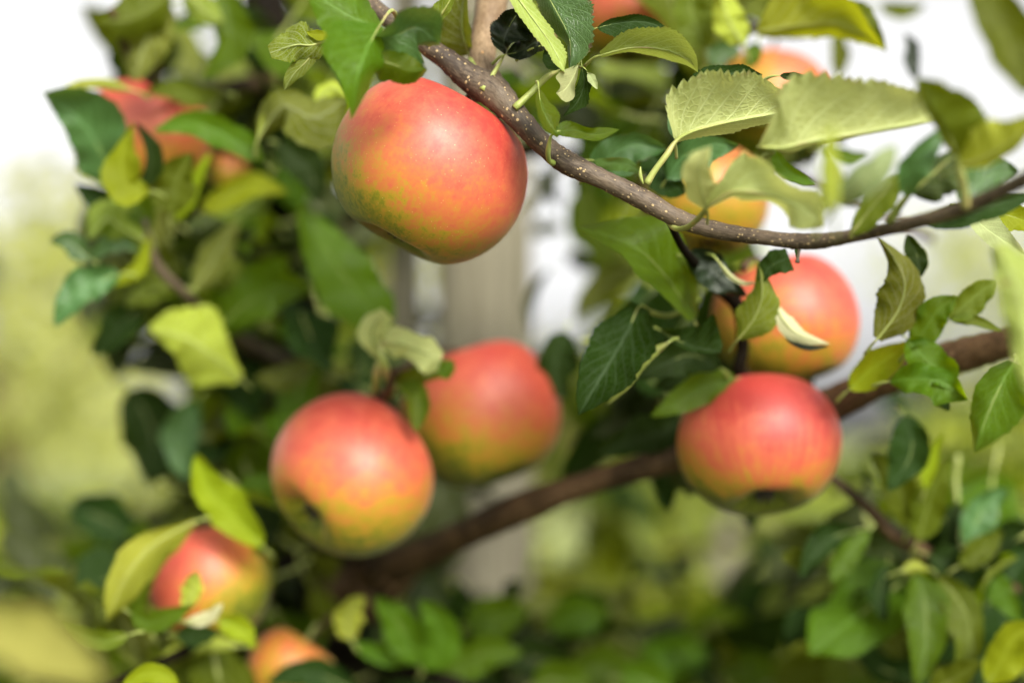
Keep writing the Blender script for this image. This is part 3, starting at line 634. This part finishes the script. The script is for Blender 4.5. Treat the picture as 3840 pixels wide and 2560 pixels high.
# --- left middle
leaf('left', 'y', 'u', [.74, .73, .725], [(900, 1420), (780, 1320), (680, 1260), (560, 1235)], [30, 120, 110, 60, 10], [20, 80, 140, 110, 20], q=1, label='pale yellow green leaf against the bright gap at the left')
leaf('left', 'd', 't', [.74, .74], [(540, 1150), (470, 1200), (410, 1270), (345, 1330)], 60, 70, q=1)
leaf('left', 'b', 't', [.69, .685], [(450, 1030), (350, 1060), (270, 1120), (205, 1225)], 60, 75, q=1, wave=2, label='dark shrivelled leaf at the left edge of the cluster')
leaf('left', 'b', 't', [.69, .69], [(345, 975), (290, 930), (250, 900), (188, 905)], 46, 44, q=1)
leaf('left', 'b', 't', [.70, .70], [(335, 965), (400, 920), (460, 910), (525, 940)], 36, 40, q=1)
leaf('left', 'y', 't', [.70, .70], [(420, 1070), (500, 1020), (540, 960), (560, 880)], 26, 32, q=1)
leaf('left', 'g', 'u', [.73, .73], [(680, 1080), (600, 1080), (530, 1110), (470, 1150)], 46, 44, q=1)
leaf('left', 'g', 't', [.78, .77], [(790, 1250), (880, 1150), (980, 1060), (1080, 960)], 110, 110, q=1)
leaf('left', 'g', 't', [.76, .76], [(830, 1220), (930, 1130), (1040, 1080), (1180, 1080)], 80, 90, q=1)
leaf('left', 'o', 'u', [.74, .74], [(720, 1090), (780, 1010), (830, 920), (900, 830)], 60, 60, q=1)
leaf('mid', 'g', 't', [.74, .735, .73, .73], [(1465, 1240), (1350, 1110), (1235, 960), (1120, 760)], 120, 115, -.01, .006, q=1, label='large smooth green leaf beneath the big upper apple')
leaf('mid', 'o', 'u', [.80, .78], [(1380, 1480), (1250, 1420), (1120, 1400), (950, 1420)], 110, 60, pet=[(1385, 1495, .72), (1390, 1500, .72)], q=1)
leaf('mid', 'g', 't', [.78, .78], [(1020, 1210), (1130, 1240), (1220, 1270), (1290, 1330)], 26, 70, q=1)
leaf('mid', 'p', 'u', [.665, .66, .655], [(1425, 1340), (1395, 1270), (1410, 1210), (1450, 1170)], [10, 50, 46, 20], [10, 40, 56, 40], pet=[(1412, 1400, .67), (1408, 1490, .70)], prad=15, q=1, label='pale twisted leaf above the two lower left apples')
leaf('mid', 'p', 'u', [.66, .65, .65], [(1430, 1290), (1500, 1290), (1580, 1320), (1655, 1345)], [10, 70, 56, 62, 30], [10, 50, 40, 66, 50], pet=[(1440, 1360, .66), (1470, 1470, .69)], prad=15, q=1, wave=1.6)
leaf('mid', 'g', 't', [.655, .655], [(1640, 1390), (1670, 1380), (1700, 1350)], 36, 40, q=0)
leaf('mid', 'g', 't', [.67, .66], [(1500, 1450), (1560, 1470), (1570, 1540), (1560, 1620)], 44, 50, q=1)
leaf('mid', 'o', 't', [.68, .67], [(1480, 1440), (1520, 1430), (1600, 1400), (1660, 1410)], 40, 40, q=1)
# --- lower left
leaf('lowleft', 'd', 't', [.86, .86], [(480, 1460), (550, 1560), (580, 1680), (560, 1820)], 120, 120, q=0)
leaf('lowleft', 'b', 't', [.80, .80], [(740, 1500), (690, 1600), (680, 1700), (700, 1800)], 66, 76, q=0)
leaf('lowleft', 'd', 't', [.84, .84], [(260, 1900), (360, 1930), (450, 1980), (520, 2060)], 90, 90, q=0)
leaf('lowleft', 'g', 't', [.9, .9], [(520, 2080), (380, 2100), (250, 2130), (120, 2250)], 90, 90, q=0)
leaf('lowleft', 'y', 't', [.70, .695, .69], [(985, 2050), (870, 1930), (780, 1830), (735, 1700)], 72, 85, q=1, label='bright yellow green leaf between the two left lower apples')
leaf('lowleft', 'g', 't', [.73, .73], [(850, 2040), (910, 2030), (990, 2070)], 46, 44, q=1)
leaf('lowleft', 'y', 'u', [.68, .67, .665, .67], [(735, 1955), (590, 2030), (480, 2150), (400, 2330)], [10, 60, 80, 90, 60, 0], [10, 30, 60, 70, 60, 0], .012, -.002, q=1, label='yellow green cupped leaf left of the lower left pink apple')
leaf('lowleft', 'g', 't', [.69, .68], [(560, 2360), (530, 2260), (560, 2180), (640, 2060)], 50, 20, q=1)
leaf('lowleft', 'g', 't', [.66, .655], [(490, 2300), (560, 2330), (630, 2310), (720, 2270)], 40, 44, q=1)
leaf('lowleft', 'y', 'u', [.665, .66], [(690, 2290), (720, 2230), (730, 2180), (738, 2140)], 44, 34, q=1, wave=2)
leaf('lowleft', 'c', 'u', [.66, .655], [(690, 2330), (750, 2325), (800, 2300), (835, 2260)], 26, 26, q=1, wave=2)
leaf('lowleft', 'y', 't', [.68, .68], [(820, 2330), (870, 2340), (920, 2370), (960, 2430)], 44, 50, q=1)
leaf('lowleft', 'd', 't', [.70, .70], [(660, 2380), (740, 2380), (820, 2370)], 46, 44, q=1)
leaf('lowleft', 'o', 't', [.74, .74], [(870, 2250), (940, 2200), (990, 2120), (1010, 2040)], 50, 60, q=1)
leaf('lowleft', 'y', 'u', [.72, .70], [(900, 2420), (780, 2420), (660, 2450), (560, 2520)], 26, 40, q=1)
leaf('lowleft', 'w', 't', [.34, .33, .32], [(-120, 2300), (60, 2380), (230, 2450), (400, 2560)], 120, 130, q=1, label='very blurred yellow green leaf in the bottom left corner')
leaf('lowleft', 'y', 't', [.62, .62], [(450, 2600), (530, 2530), (620, 2530), (680, 2600)], 36, 40, q=1)
leaf('lowleft', 'o', 't', [.64, .62], [(480, 2380), (400, 2400), (300, 2380), (230, 2330)], 40, 40, q=1)
# --- bottom
leaf('bottom', 'y', 'u', [.74, .735], [(1320, 2400), (1300, 2340), (1320, 2280), (1370, 2235)], 50, 60, q=1, wave=1.5, label='small cupped pale leaf at the bottom centre')
leaf('bottom', 'g', 't', [.76, .75], [(1570, 2490), (1530, 2400), (1480, 2310), (1410, 2235)], 75, 60, q=1)
leaf('bottom', 'g', 't', [.76, .75], [(1590, 2510), (1650, 2420), (1640, 2330), (1570, 2250)], 60, 75, q=1)
leaf('bottom', 'g', 't', [.77, .76], [(1570, 2470), (1480, 2470), (1390, 2450), (1310, 2400)], 30, 50, q=1)
leaf('bottom', 'd', 't', [.74, .74], [(1350, 2600), (1230, 2540), (1120, 2520), (1000, 2560)], 60, 60, q=1)
leaf('bottom', 'g', 't', [.78, .78], [(1640, 2540), (1750, 2480), (1850, 2440), (1960, 2450)], 70, 70, q=1)
for i, (x, y, dx, dy, d, m) in enumerate([(1750, 2360, 230, -70, .85, 'g'), (1900, 2480, 260, 20, .82, 'd'), (2050, 2350, 240, -60, .9, 'g'), (2150, 2500, 250, 40, .85, 'g'), (2280, 2380, -180, -160, .95, 'd'), (2400, 2500, 260, -60, .9, 'g'),
        (2560, 2420, 240, -110, 1.0, 'g'), (2700, 2520, 260, 30, .95, 'g'), (2760, 2330, 180, -170, 1.05, 'd'), (2330, 2540, 200, 60, .8, 'g'), (2000, 2570, 220, -10, .8, 'g'), (2900, 2560, 260, -70, .9, 'o'), (2180, 2420, -230, -40, .95, 'o'), (2850, 2250, 60, 220, 1.05, 'd')]):
    leaf('bottom', m, 't', d, [(x, y), (x + dx * .35, y + dy * .35 - 20), (x + dx * .7, y + dy * .7 - 10), (x + dx, y + dy)], 78, 84, q=0)

# ---------------------------------------------------------------- filler leaves on the twigs further in
HOLES = [(120, 500, 260, 560), (330, 250, 180, 120), (712, 222, 110, 85), (1215, 690, 55, 70), (2080, 720, 110, 150), (2060, 980, 80, 130), (2110, 1180, 80, 160), (2470, 270, 100, 85), (2480, 1130, 30, 30), (3060, 180, 130, 70), (3500, 200, 260, 230), (3370, 590, 80, 70),
         (3120, 1010, 90, 80), (3250, 1080, 80, 140), (3540, 1010, 150, 110), (3650, 1240, 100, 50), (600, 1160, 90, 60), (620, 1400, 130, 130), (1100, 1600, 10, 10), (300, 1650, 250, 230), (100, 1300, 180, 300), (2960, 850, 120, 40), (3090, 830, 100, 50), (2600, 2000, 110, 70), (2050, 2030, 120, 120), (3280, 1600, 120, 80), (3050, 2000, 100, 60)]
KEEP = [(1607, 652, 380, 370, .56), (1315, 1790, 300, 300, .69), (1815, 1565, 270, 280, .75), (2842, 1672, 300, 280, .66), (2950, 1215, 260, 240, .70), (760, 2130, 150, 150, .72), (1090, 2450, 130, 90, .76),
        (600, 430, 130, 130, .79), (650, 560, 110, 50, .79), (850, 650, 60, 60, .83), (2370, 90, 150, 130, .79), (2950, 230, 150, 90, .79), (2650, 720, 230, 220, .73), (1820, 1130, 190, 200, 1.33), (1520, 1080, 70, 170, 1.48), (1850, 2160, 50, 120, 1.33), (2740, 2110, 60, 170, 3.1)]
def blocked(p, mg=40):
    x, y, d = proj(p)
    if any(((x - hx) / (a + mg)) ** 2 + ((y - hy) / (b + mg)) ** 2 < 1 and d < dk for hx, hy, a, b, dk in KEEP): return True
    return any(((x - hx) / (a + mg)) ** 2 + ((y - hy) / (b + mg)) ** 2 < 1 for hx, hy, a, b in HOLES)
def generic_leaf(seed, mat):
    r = random.Random(seed); n, m = 14, 5; L, Wd = 1.0, .29
    rows = []
    fold = r.uniform(.1, .45); arc = r.uniform(.05, .3); ph = r.uniform(0, 6)
    for i in range(n + 1):
        t = i / n; row = []
        for j in range(2 * m + 1):
            u = (j - m) / m; au = abs(u)
            ww = Wd * prof(t) * (1 + .10 * (((t * 11) % 1) - .5) * (au > .9) + .09 * math.sin(t * 9 + ph + 2 * (u > 0)))
            z = fold * ww * au ** 1.3 - arc * t * t + .09 * au * au * math.sin(t * 9 + ph + 1.5 * (u > 0)) + .03 * math.sin(t * 6 + ph * 2)
            row.append((Vector((t * L, -ww * u, z)), (u + 1) / 2, t))
        rows.append(row)
    mb = MB(); mb.grid(rows)
    # leaf faces: top side up (+z)
    f = mb.f[len(mb.f) // 2]; a, b, c = (mb.v[k] for k in f[:3])
    if (b - a).cross(c - a).z < 0: mb.f = [q[::-1] for q in mb.f]
    mb.tube([Vector((-.32, 0, .06)), Vector((-.15, 0, .01)), Vector((0, 0, 0)), Vector((.5, 0, -.01 - arc * .25))], [.018, .016, .014, .006], 6, 9, mi=1)
    return mb.mesh('leaf', [LM[mat], PET])
GL = {m: [generic_leaf(ord(m) * 7 + i, m) for i in range(6)] for m in 'gdoy'}
def fill_twig(pts, rads, count, mats, parent_tree, seed, size=(.05, .075), jit=.03, br=None, mg=40):
    r = random.Random(seed)
    b = NB[br] if br else tubeobj('branch', pts, rads, BARKD, 8, parent=parent_tree)
    P = [W(*p) for p in pts]
    done = 0; tries = 0
    while done < count and tries < count * 6:
        tries += 1
        t = r.random(); p = cr(P, t) + Vector((r.gauss(0, jit), r.gauss(0, jit), r.gauss(0, jit)))
        s = r.uniform(*size)
        dr = Vector((r.gauss(0, 1), r.gauss(-.3, .6), r.gauss(-.1, .7))).normalized()
        if blocked(p, mg) or blocked(p + dr * s, mg) or blocked(p + dr * s * .5, mg): continue
        up = Vector((r.gauss(0, .5), r.gauss(-.5, .5), 1)).normalized()
        y_ = up.cross(dr).normalized(); z_ = dr.cross(y_)
        M = Matrix((dr, y_, z_)).transposed().to_4x4(); M.translation = p
        o = bpy.data.objects.new('leaf', r.choice(GL[r.choice(mats)])); COL.objects.link(o)
        o.parent = b; o.matrix_parent_inverse = Matrix.Translation(world_loc(b)).inverted()
        o.matrix_basis = M @ Matrix.Diagonal((s, s, s, 1))
        done += 1
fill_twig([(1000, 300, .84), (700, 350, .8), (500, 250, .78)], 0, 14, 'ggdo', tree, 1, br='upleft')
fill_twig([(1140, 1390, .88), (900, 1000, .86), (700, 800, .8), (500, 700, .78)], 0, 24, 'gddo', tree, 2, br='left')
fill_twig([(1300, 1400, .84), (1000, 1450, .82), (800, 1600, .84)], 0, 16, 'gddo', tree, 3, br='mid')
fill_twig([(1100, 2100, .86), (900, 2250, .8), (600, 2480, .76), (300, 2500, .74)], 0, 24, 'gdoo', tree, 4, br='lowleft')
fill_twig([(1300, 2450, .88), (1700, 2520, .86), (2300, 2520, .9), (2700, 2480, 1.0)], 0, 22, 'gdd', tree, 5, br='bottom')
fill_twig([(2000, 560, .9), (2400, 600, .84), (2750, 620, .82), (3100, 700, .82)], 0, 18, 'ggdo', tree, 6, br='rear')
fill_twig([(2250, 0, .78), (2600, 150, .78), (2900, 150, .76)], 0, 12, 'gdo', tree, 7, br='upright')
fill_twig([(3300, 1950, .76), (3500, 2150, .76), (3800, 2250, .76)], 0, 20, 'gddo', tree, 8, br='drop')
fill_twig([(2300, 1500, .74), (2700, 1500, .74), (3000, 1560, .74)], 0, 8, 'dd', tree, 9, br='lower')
# the next tree in the row
T2B = Vector((-.24, 1.75, 0))
tree2 = thing('apple_tree', T2B, 'blurred second apple tree close behind, glimpsed between the near leaves and the post', 'tree')
tubeobj('trunk', [T2B + Vector((0, 0, -.05)), T2B + Vector((.02, 0, .6)), T2B + Vector((-.03, .02, 1.1)), T2B + Vector((0, .05, 1.6))], [220, 190, 150, 90], BARKT, 12, parent=tree2)
for k, (pts, c, mt) in enumerate([
    ([(1250, 2250, 1.74), (1700, 2300, 1.6), (2100, 2280, 1.5), (2500, 2200, 1.5)], 24, 'ogo'),
    ([(1250, 2500, 1.74), (1700, 2560, 1.5), (2400, 2560, 1.35)], 26, 'gdo'),
    ([(1250, 2600, 1.74), (2200, 2620, 1.9), (3200, 2350, 1.6), (3700, 2350, 1.4)], 30, 'ogd'),
    ([(1250, 2300, 1.76), (2300, 2120, 1.9), (3300, 1900, 1.7), (3800, 1800, 1.6)], 26, 'ogd'),
    ([(1230, 2200, 1.74), (800, 2050, 1.7), (100, 2150, 1.5)], 30, 'gdo'),
    ([(1220, 1900, 1.76), (1900, 1700, 1.9), (2350, 1500, 1.6), (2250, 1150, 1.5)], 22, 'god'),
    ([(1220, 1800, 1.76), (1200, 1500, 1.6), (950, 900, 1.4), (850, 300, 1.35)], 40, 'gdd')]):
    fill_twig(pts, [30, 20, 14, 10][:len(pts)], c, mt, tree2, 30 + k, size=(.06, .09), jit=.07, mg=10)

# the innermost leaves of both trees, too many and too hidden to tell apart
def foliage(parent, zones, seed, size, mats='dog', name='foliage'):
    r = random.Random(seed); by = {}
    for (x0, x1, y0, y1, d0, d1, cnt) in zones:
        k = 0; tr = 0
        while k < cnt and tr < cnt * 8:
            tr += 1
            p = W(r.uniform(x0, x1), r.uniform(y0, y1), r.uniform(d0, d1)); sz = r.uniform(*size)
            dr = Vector((r.gauss(0, 1), r.gauss(-.2, .6), r.gauss(-.2, .7))).normalized()
            if blocked(p, 25) or blocked(p + dr * sz, 25): continue
            up = Vector((r.gauss(0, .5), r.gauss(-.4, .5), 1)).normalized()
            y_ = up.cross(dr).normalized(); z_ = dr.cross(y_)
            mb = by.setdefault(r.choice(mats), MB()); b = len(mb.v); f1, a1 = r.uniform(.1, .4), r.uniform(.05, .3)
            for i in range(6):
                t = i / 5
                for u in (-1, -.5, 0, .5, 1):
                    ww = .29 * prof(t)
                    mb.v.append(p + (dr * t + y_ * (-ww * u) + z_ * (f1 * ww * abs(u) - a1 * t * t)) * sz); mb.uv.append(((u + 1) / 2, t))
            for i in range(5):
                for j in range(4):
                    q = (b + i * 5 + j, b + i * 5 + j + 1, b + i * 5 + j + 6, b + i * 5 + j + 5)
                    mb.f.append(q[::-1]); mb.mi.append('dogy'.index(mats[0]) if 0 else 0)
            k += 1
    for m_, mb in by.items():
        a, b, c, _ = mb.f[0]
        o = link(name, mb.mesh(name, [LM[m_]]), parent); o['kind'] = 'stuff'
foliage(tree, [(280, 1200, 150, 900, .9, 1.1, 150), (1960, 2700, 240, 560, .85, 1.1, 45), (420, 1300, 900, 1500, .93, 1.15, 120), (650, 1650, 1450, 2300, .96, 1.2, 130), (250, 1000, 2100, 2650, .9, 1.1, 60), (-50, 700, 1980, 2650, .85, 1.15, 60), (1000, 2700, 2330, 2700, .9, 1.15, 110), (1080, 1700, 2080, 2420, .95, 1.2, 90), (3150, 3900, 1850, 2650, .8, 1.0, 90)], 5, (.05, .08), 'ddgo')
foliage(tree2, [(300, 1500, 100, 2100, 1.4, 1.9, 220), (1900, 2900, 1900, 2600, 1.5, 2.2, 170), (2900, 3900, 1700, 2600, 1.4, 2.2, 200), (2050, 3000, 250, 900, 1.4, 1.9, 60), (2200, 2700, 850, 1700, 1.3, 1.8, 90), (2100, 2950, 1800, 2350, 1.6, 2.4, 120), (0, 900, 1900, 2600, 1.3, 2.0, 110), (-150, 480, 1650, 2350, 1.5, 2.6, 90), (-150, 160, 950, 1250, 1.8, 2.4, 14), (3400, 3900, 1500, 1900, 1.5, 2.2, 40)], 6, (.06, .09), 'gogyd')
foliage(tree, [(1020, 1120, -80, 420, .94, 1.08, 10), (700, 1250, 500, 1400, .92, 1.05, 45), (1050, 1650, 2050, 2330, .93, 1.05, 40), (2350, 2720, 1330, 1600, .72, .8, 16)], 9, (.05, .075), 'd')  # darkest leaves only: shade in the gaps of the crown put into their colour
# ---------------------------------------------------------------- apples
def apple(cx, cy, d, rpx, stem_dir, blush_dir, label, seed, squash=.93, bl=(.5, .55), stem_to=None, taper=.06, spin=0.0, streak=.22):
    r = random.Random(seed)
    c = W(cx, cy, d); Rr = rpx * K * d
    A = Vector(stem_dir).normalized()
    X = A.orthogonal().normalized(); X = Matrix.Rotation(spin, 3, A) @ X; Y = A.cross(X)
    B = Vector(blush_dir).normalized()
    ph = [r.uniform(0, 6.28) for _ in range(3)]
    nth, nph = 56, 72
    mb = MB(); blush = []
    def pt(th, p):
        ct, st = math.cos(th), math.sin(th)
        lob = 1 + .016 * math.cos(5 * p + ph[0]) * (.4 + .6 * max(0, -ct)) + .02 * math.cos(p + ph[1]) + .016 * math.cos(2 * p + ph[2])
        base = 1.0 + taper * ct - .02 * math.cos(2 * th)
        rad = base * (abs(st) ** .9) * lob
        z = base * squash * ct
        z -= .42 * math.exp(-(th / .40) ** 2) * (1 + .12 * math.cos(p + ph[0]))
        z += .30 * math.exp(-((math.pi - th) / .30) ** 2) * (1 + .10 * math.cos(5 * p + ph[0]))
        z += .03 * math.cos(p + ph[2]) * st
        return X * (rad * math.cos(p) * Rr) + Y * (rad * math.sin(p) * Rr) + A * (z * Rr)
    rows = []
    for i in range(nth + 1):
        th = math.pi * i / nth
        rows.append([(pt(max(th, .002) if i < nth else math.pi - .002, 2 * math.pi * j / nph), j / nph, i / nth) for j in range(nph + 1)])
    mb.grid(rows)
    for v in mb.v:
        n = v.normalized()
        blush.append(bl[0] + bl[1] * n.dot(B))
    f = mb.f[nph * 25 + 3]; a_, b_, c_ = (mb.v[k] for k in f[:3])
    if (b_ - a_).cross(c_ - a_).dot(a_) < 0: mb.f = [q[::-1] for q in mb.f]
    t = thing('apple', c, label, 'apple', 'ripe apples hanging on the tree')
    me = mb.mesh('fruit_body', [APPLE])
    at = me.attributes.new('blush', 'FLOAT', 'POINT'); at.data.foreach_set('value', blush)
    at = me.attributes.new('streak', 'FLOAT', 'POINT'); at.data.foreach_set('value', [streak] * len(mb.v))
    link('fruit_body', me, t, c)
    s0 = c + A * (.48 * Rr)
    e = W(*stem_to) if stem_to else c + A * (1.35 * Rr) + Vector((.004, .003, .002))
    m = MB(); m.tube([s0, s0 + A * (.45 * Rr), e * .6 + (s0 + A * (.6 * Rr)) * .4, e], [.0013, .0013, .0013, .0019], 8, 14)
    link('stem', m.mesh('stem', [BARKD], s0), t, s0)
    m = MB(); b0 = c - A * (.60 * Rr)
    for k in range(5):
        an = k * 1.2566 + ph[0]; q = X * math.cos(an) + Y * math.sin(an); tq = A.cross(q)
        p0 = b0 + q * (.05 * Rr); p1 = b0 + q * (.085 * Rr) - A * (.06 * Rr); p2 = b0 + q * (.07 * Rr) - A * (.13 * Rr) + tq * .02 * Rr
        m.tube([p0, p1, p2], [.0018, .0016, .0005], 6, 6)
    link('calyx', m.mesh('calyx', [CALYX], b0), t, b0)
    return t
apple(1607, 652, .58, 372, (.44, .03, .87), (.46, -.34, .55), 'big sharp apple in focus, orange red over yellow green, below the branch junction', 1, bl=(.40, .54), stem_to=(1815, 345, .567), taper=.05)
apple(1315, 1790, .69, 306, (.62, .50, .56), (.1, -.25, .95), 'blurred coral apple with its blossom end turned to the lower left', 2, bl=(.40, .48), stem_to=(1450, 1485, .69), taper=.05, squash=.96)
apple(1815, 1565, .755, 292, (-.35, .12, .93), (.25, -.2, .9), 'blurred red apple tucked behind the coral one, before the post', 3, bl=(.40, .50), stem_to=(1480, 1400, .672), squash=.98)
apple(2842, 1672, .665, 296, (-.05, .38, .92), (.1, -.42, .8), 'striped red apple with its dark blossom end facing down, below the spur', 4, bl=(.44, .66), stem_to=(2775, 1350, .657), taper=.03, squash=.90, streak=.75)
apple(2950, 1215, .70, 272, (-.3, .15, .95), (.35, -.2, .85), 'pink apple half hidden by twisted leaves, above the striped apple', 5, bl=(.44, .44), stem_to=(2790, 1000, .63), squash=.98)
apple(790, 2185, .74, 225, (-.1, .1, .98), (-.75, -.15, .6), 'pink and yellow apple cupped by yellow green leaves at the lower left', 6, bl=(.42, .52), squash=1.05)
apple(1085, 2520, .77, 170, (.5, .2, .8), (-.1, -.3, .6), 'orange apple cut off by the bottom frame edge', 7, bl=(.24, .2))
apple(540, 520, .80, 235, (.1, .1, 1), (.1, -.2, .9), 'red apple behind the grey shining leaf at the upper left', 8, bl=(.50, .45))
apple(850, 650, .84, 80, (.1, .1, 1), (.1, -.4, .6), 'small orange apple glimpsed between leaves left of the big apple', 9, bl=(.22, .2))
apple(2355, 80, .80, 185, (0, .1, 1), (.1, -.2, .9), 'red apple behind the arched leaf at the top', 10, bl=(.50, .45))
apple(2880, 420, .80, 245, (.1, .2, 1), (.7, -.1, .7), 'yellow orange apple behind the pale veined leaves at the upper right', 11, bl=(.32, .32))
apple(2650, 760, .74, 235, (0, .2, 1), (.35, -.35, .5), 'orange and yellow apple right behind the speckled branch', 12, bl=(.24, .16))
# bud on the branch
m = MB(); p0 = W(2412, 690, .546); p1 = W(2402, 625, .545)
m.tube([p0, p0 * .5 + p1 * .5 + Vector((-.0006, 0, 0)), p1], [.0003, .0008, .0002], 6, 6)
link('bud', m.mesh('bud', [PET], p0), NB['main'], p0)
m = MB(); p0 = W(2998, 925, .524); p1 = W(2990, 985, .523)
m.tube([p0, p0 * .5 + p1 * .5, p1], [.0009, .0005, .0010], 6, 6)
link('bud', m.mesh('bud', [BARK], p0), NB['main'], p0)
print('LEAVES', NLEAF[0], len([o for o in S.objects if o.name.startswith('leaf')]))
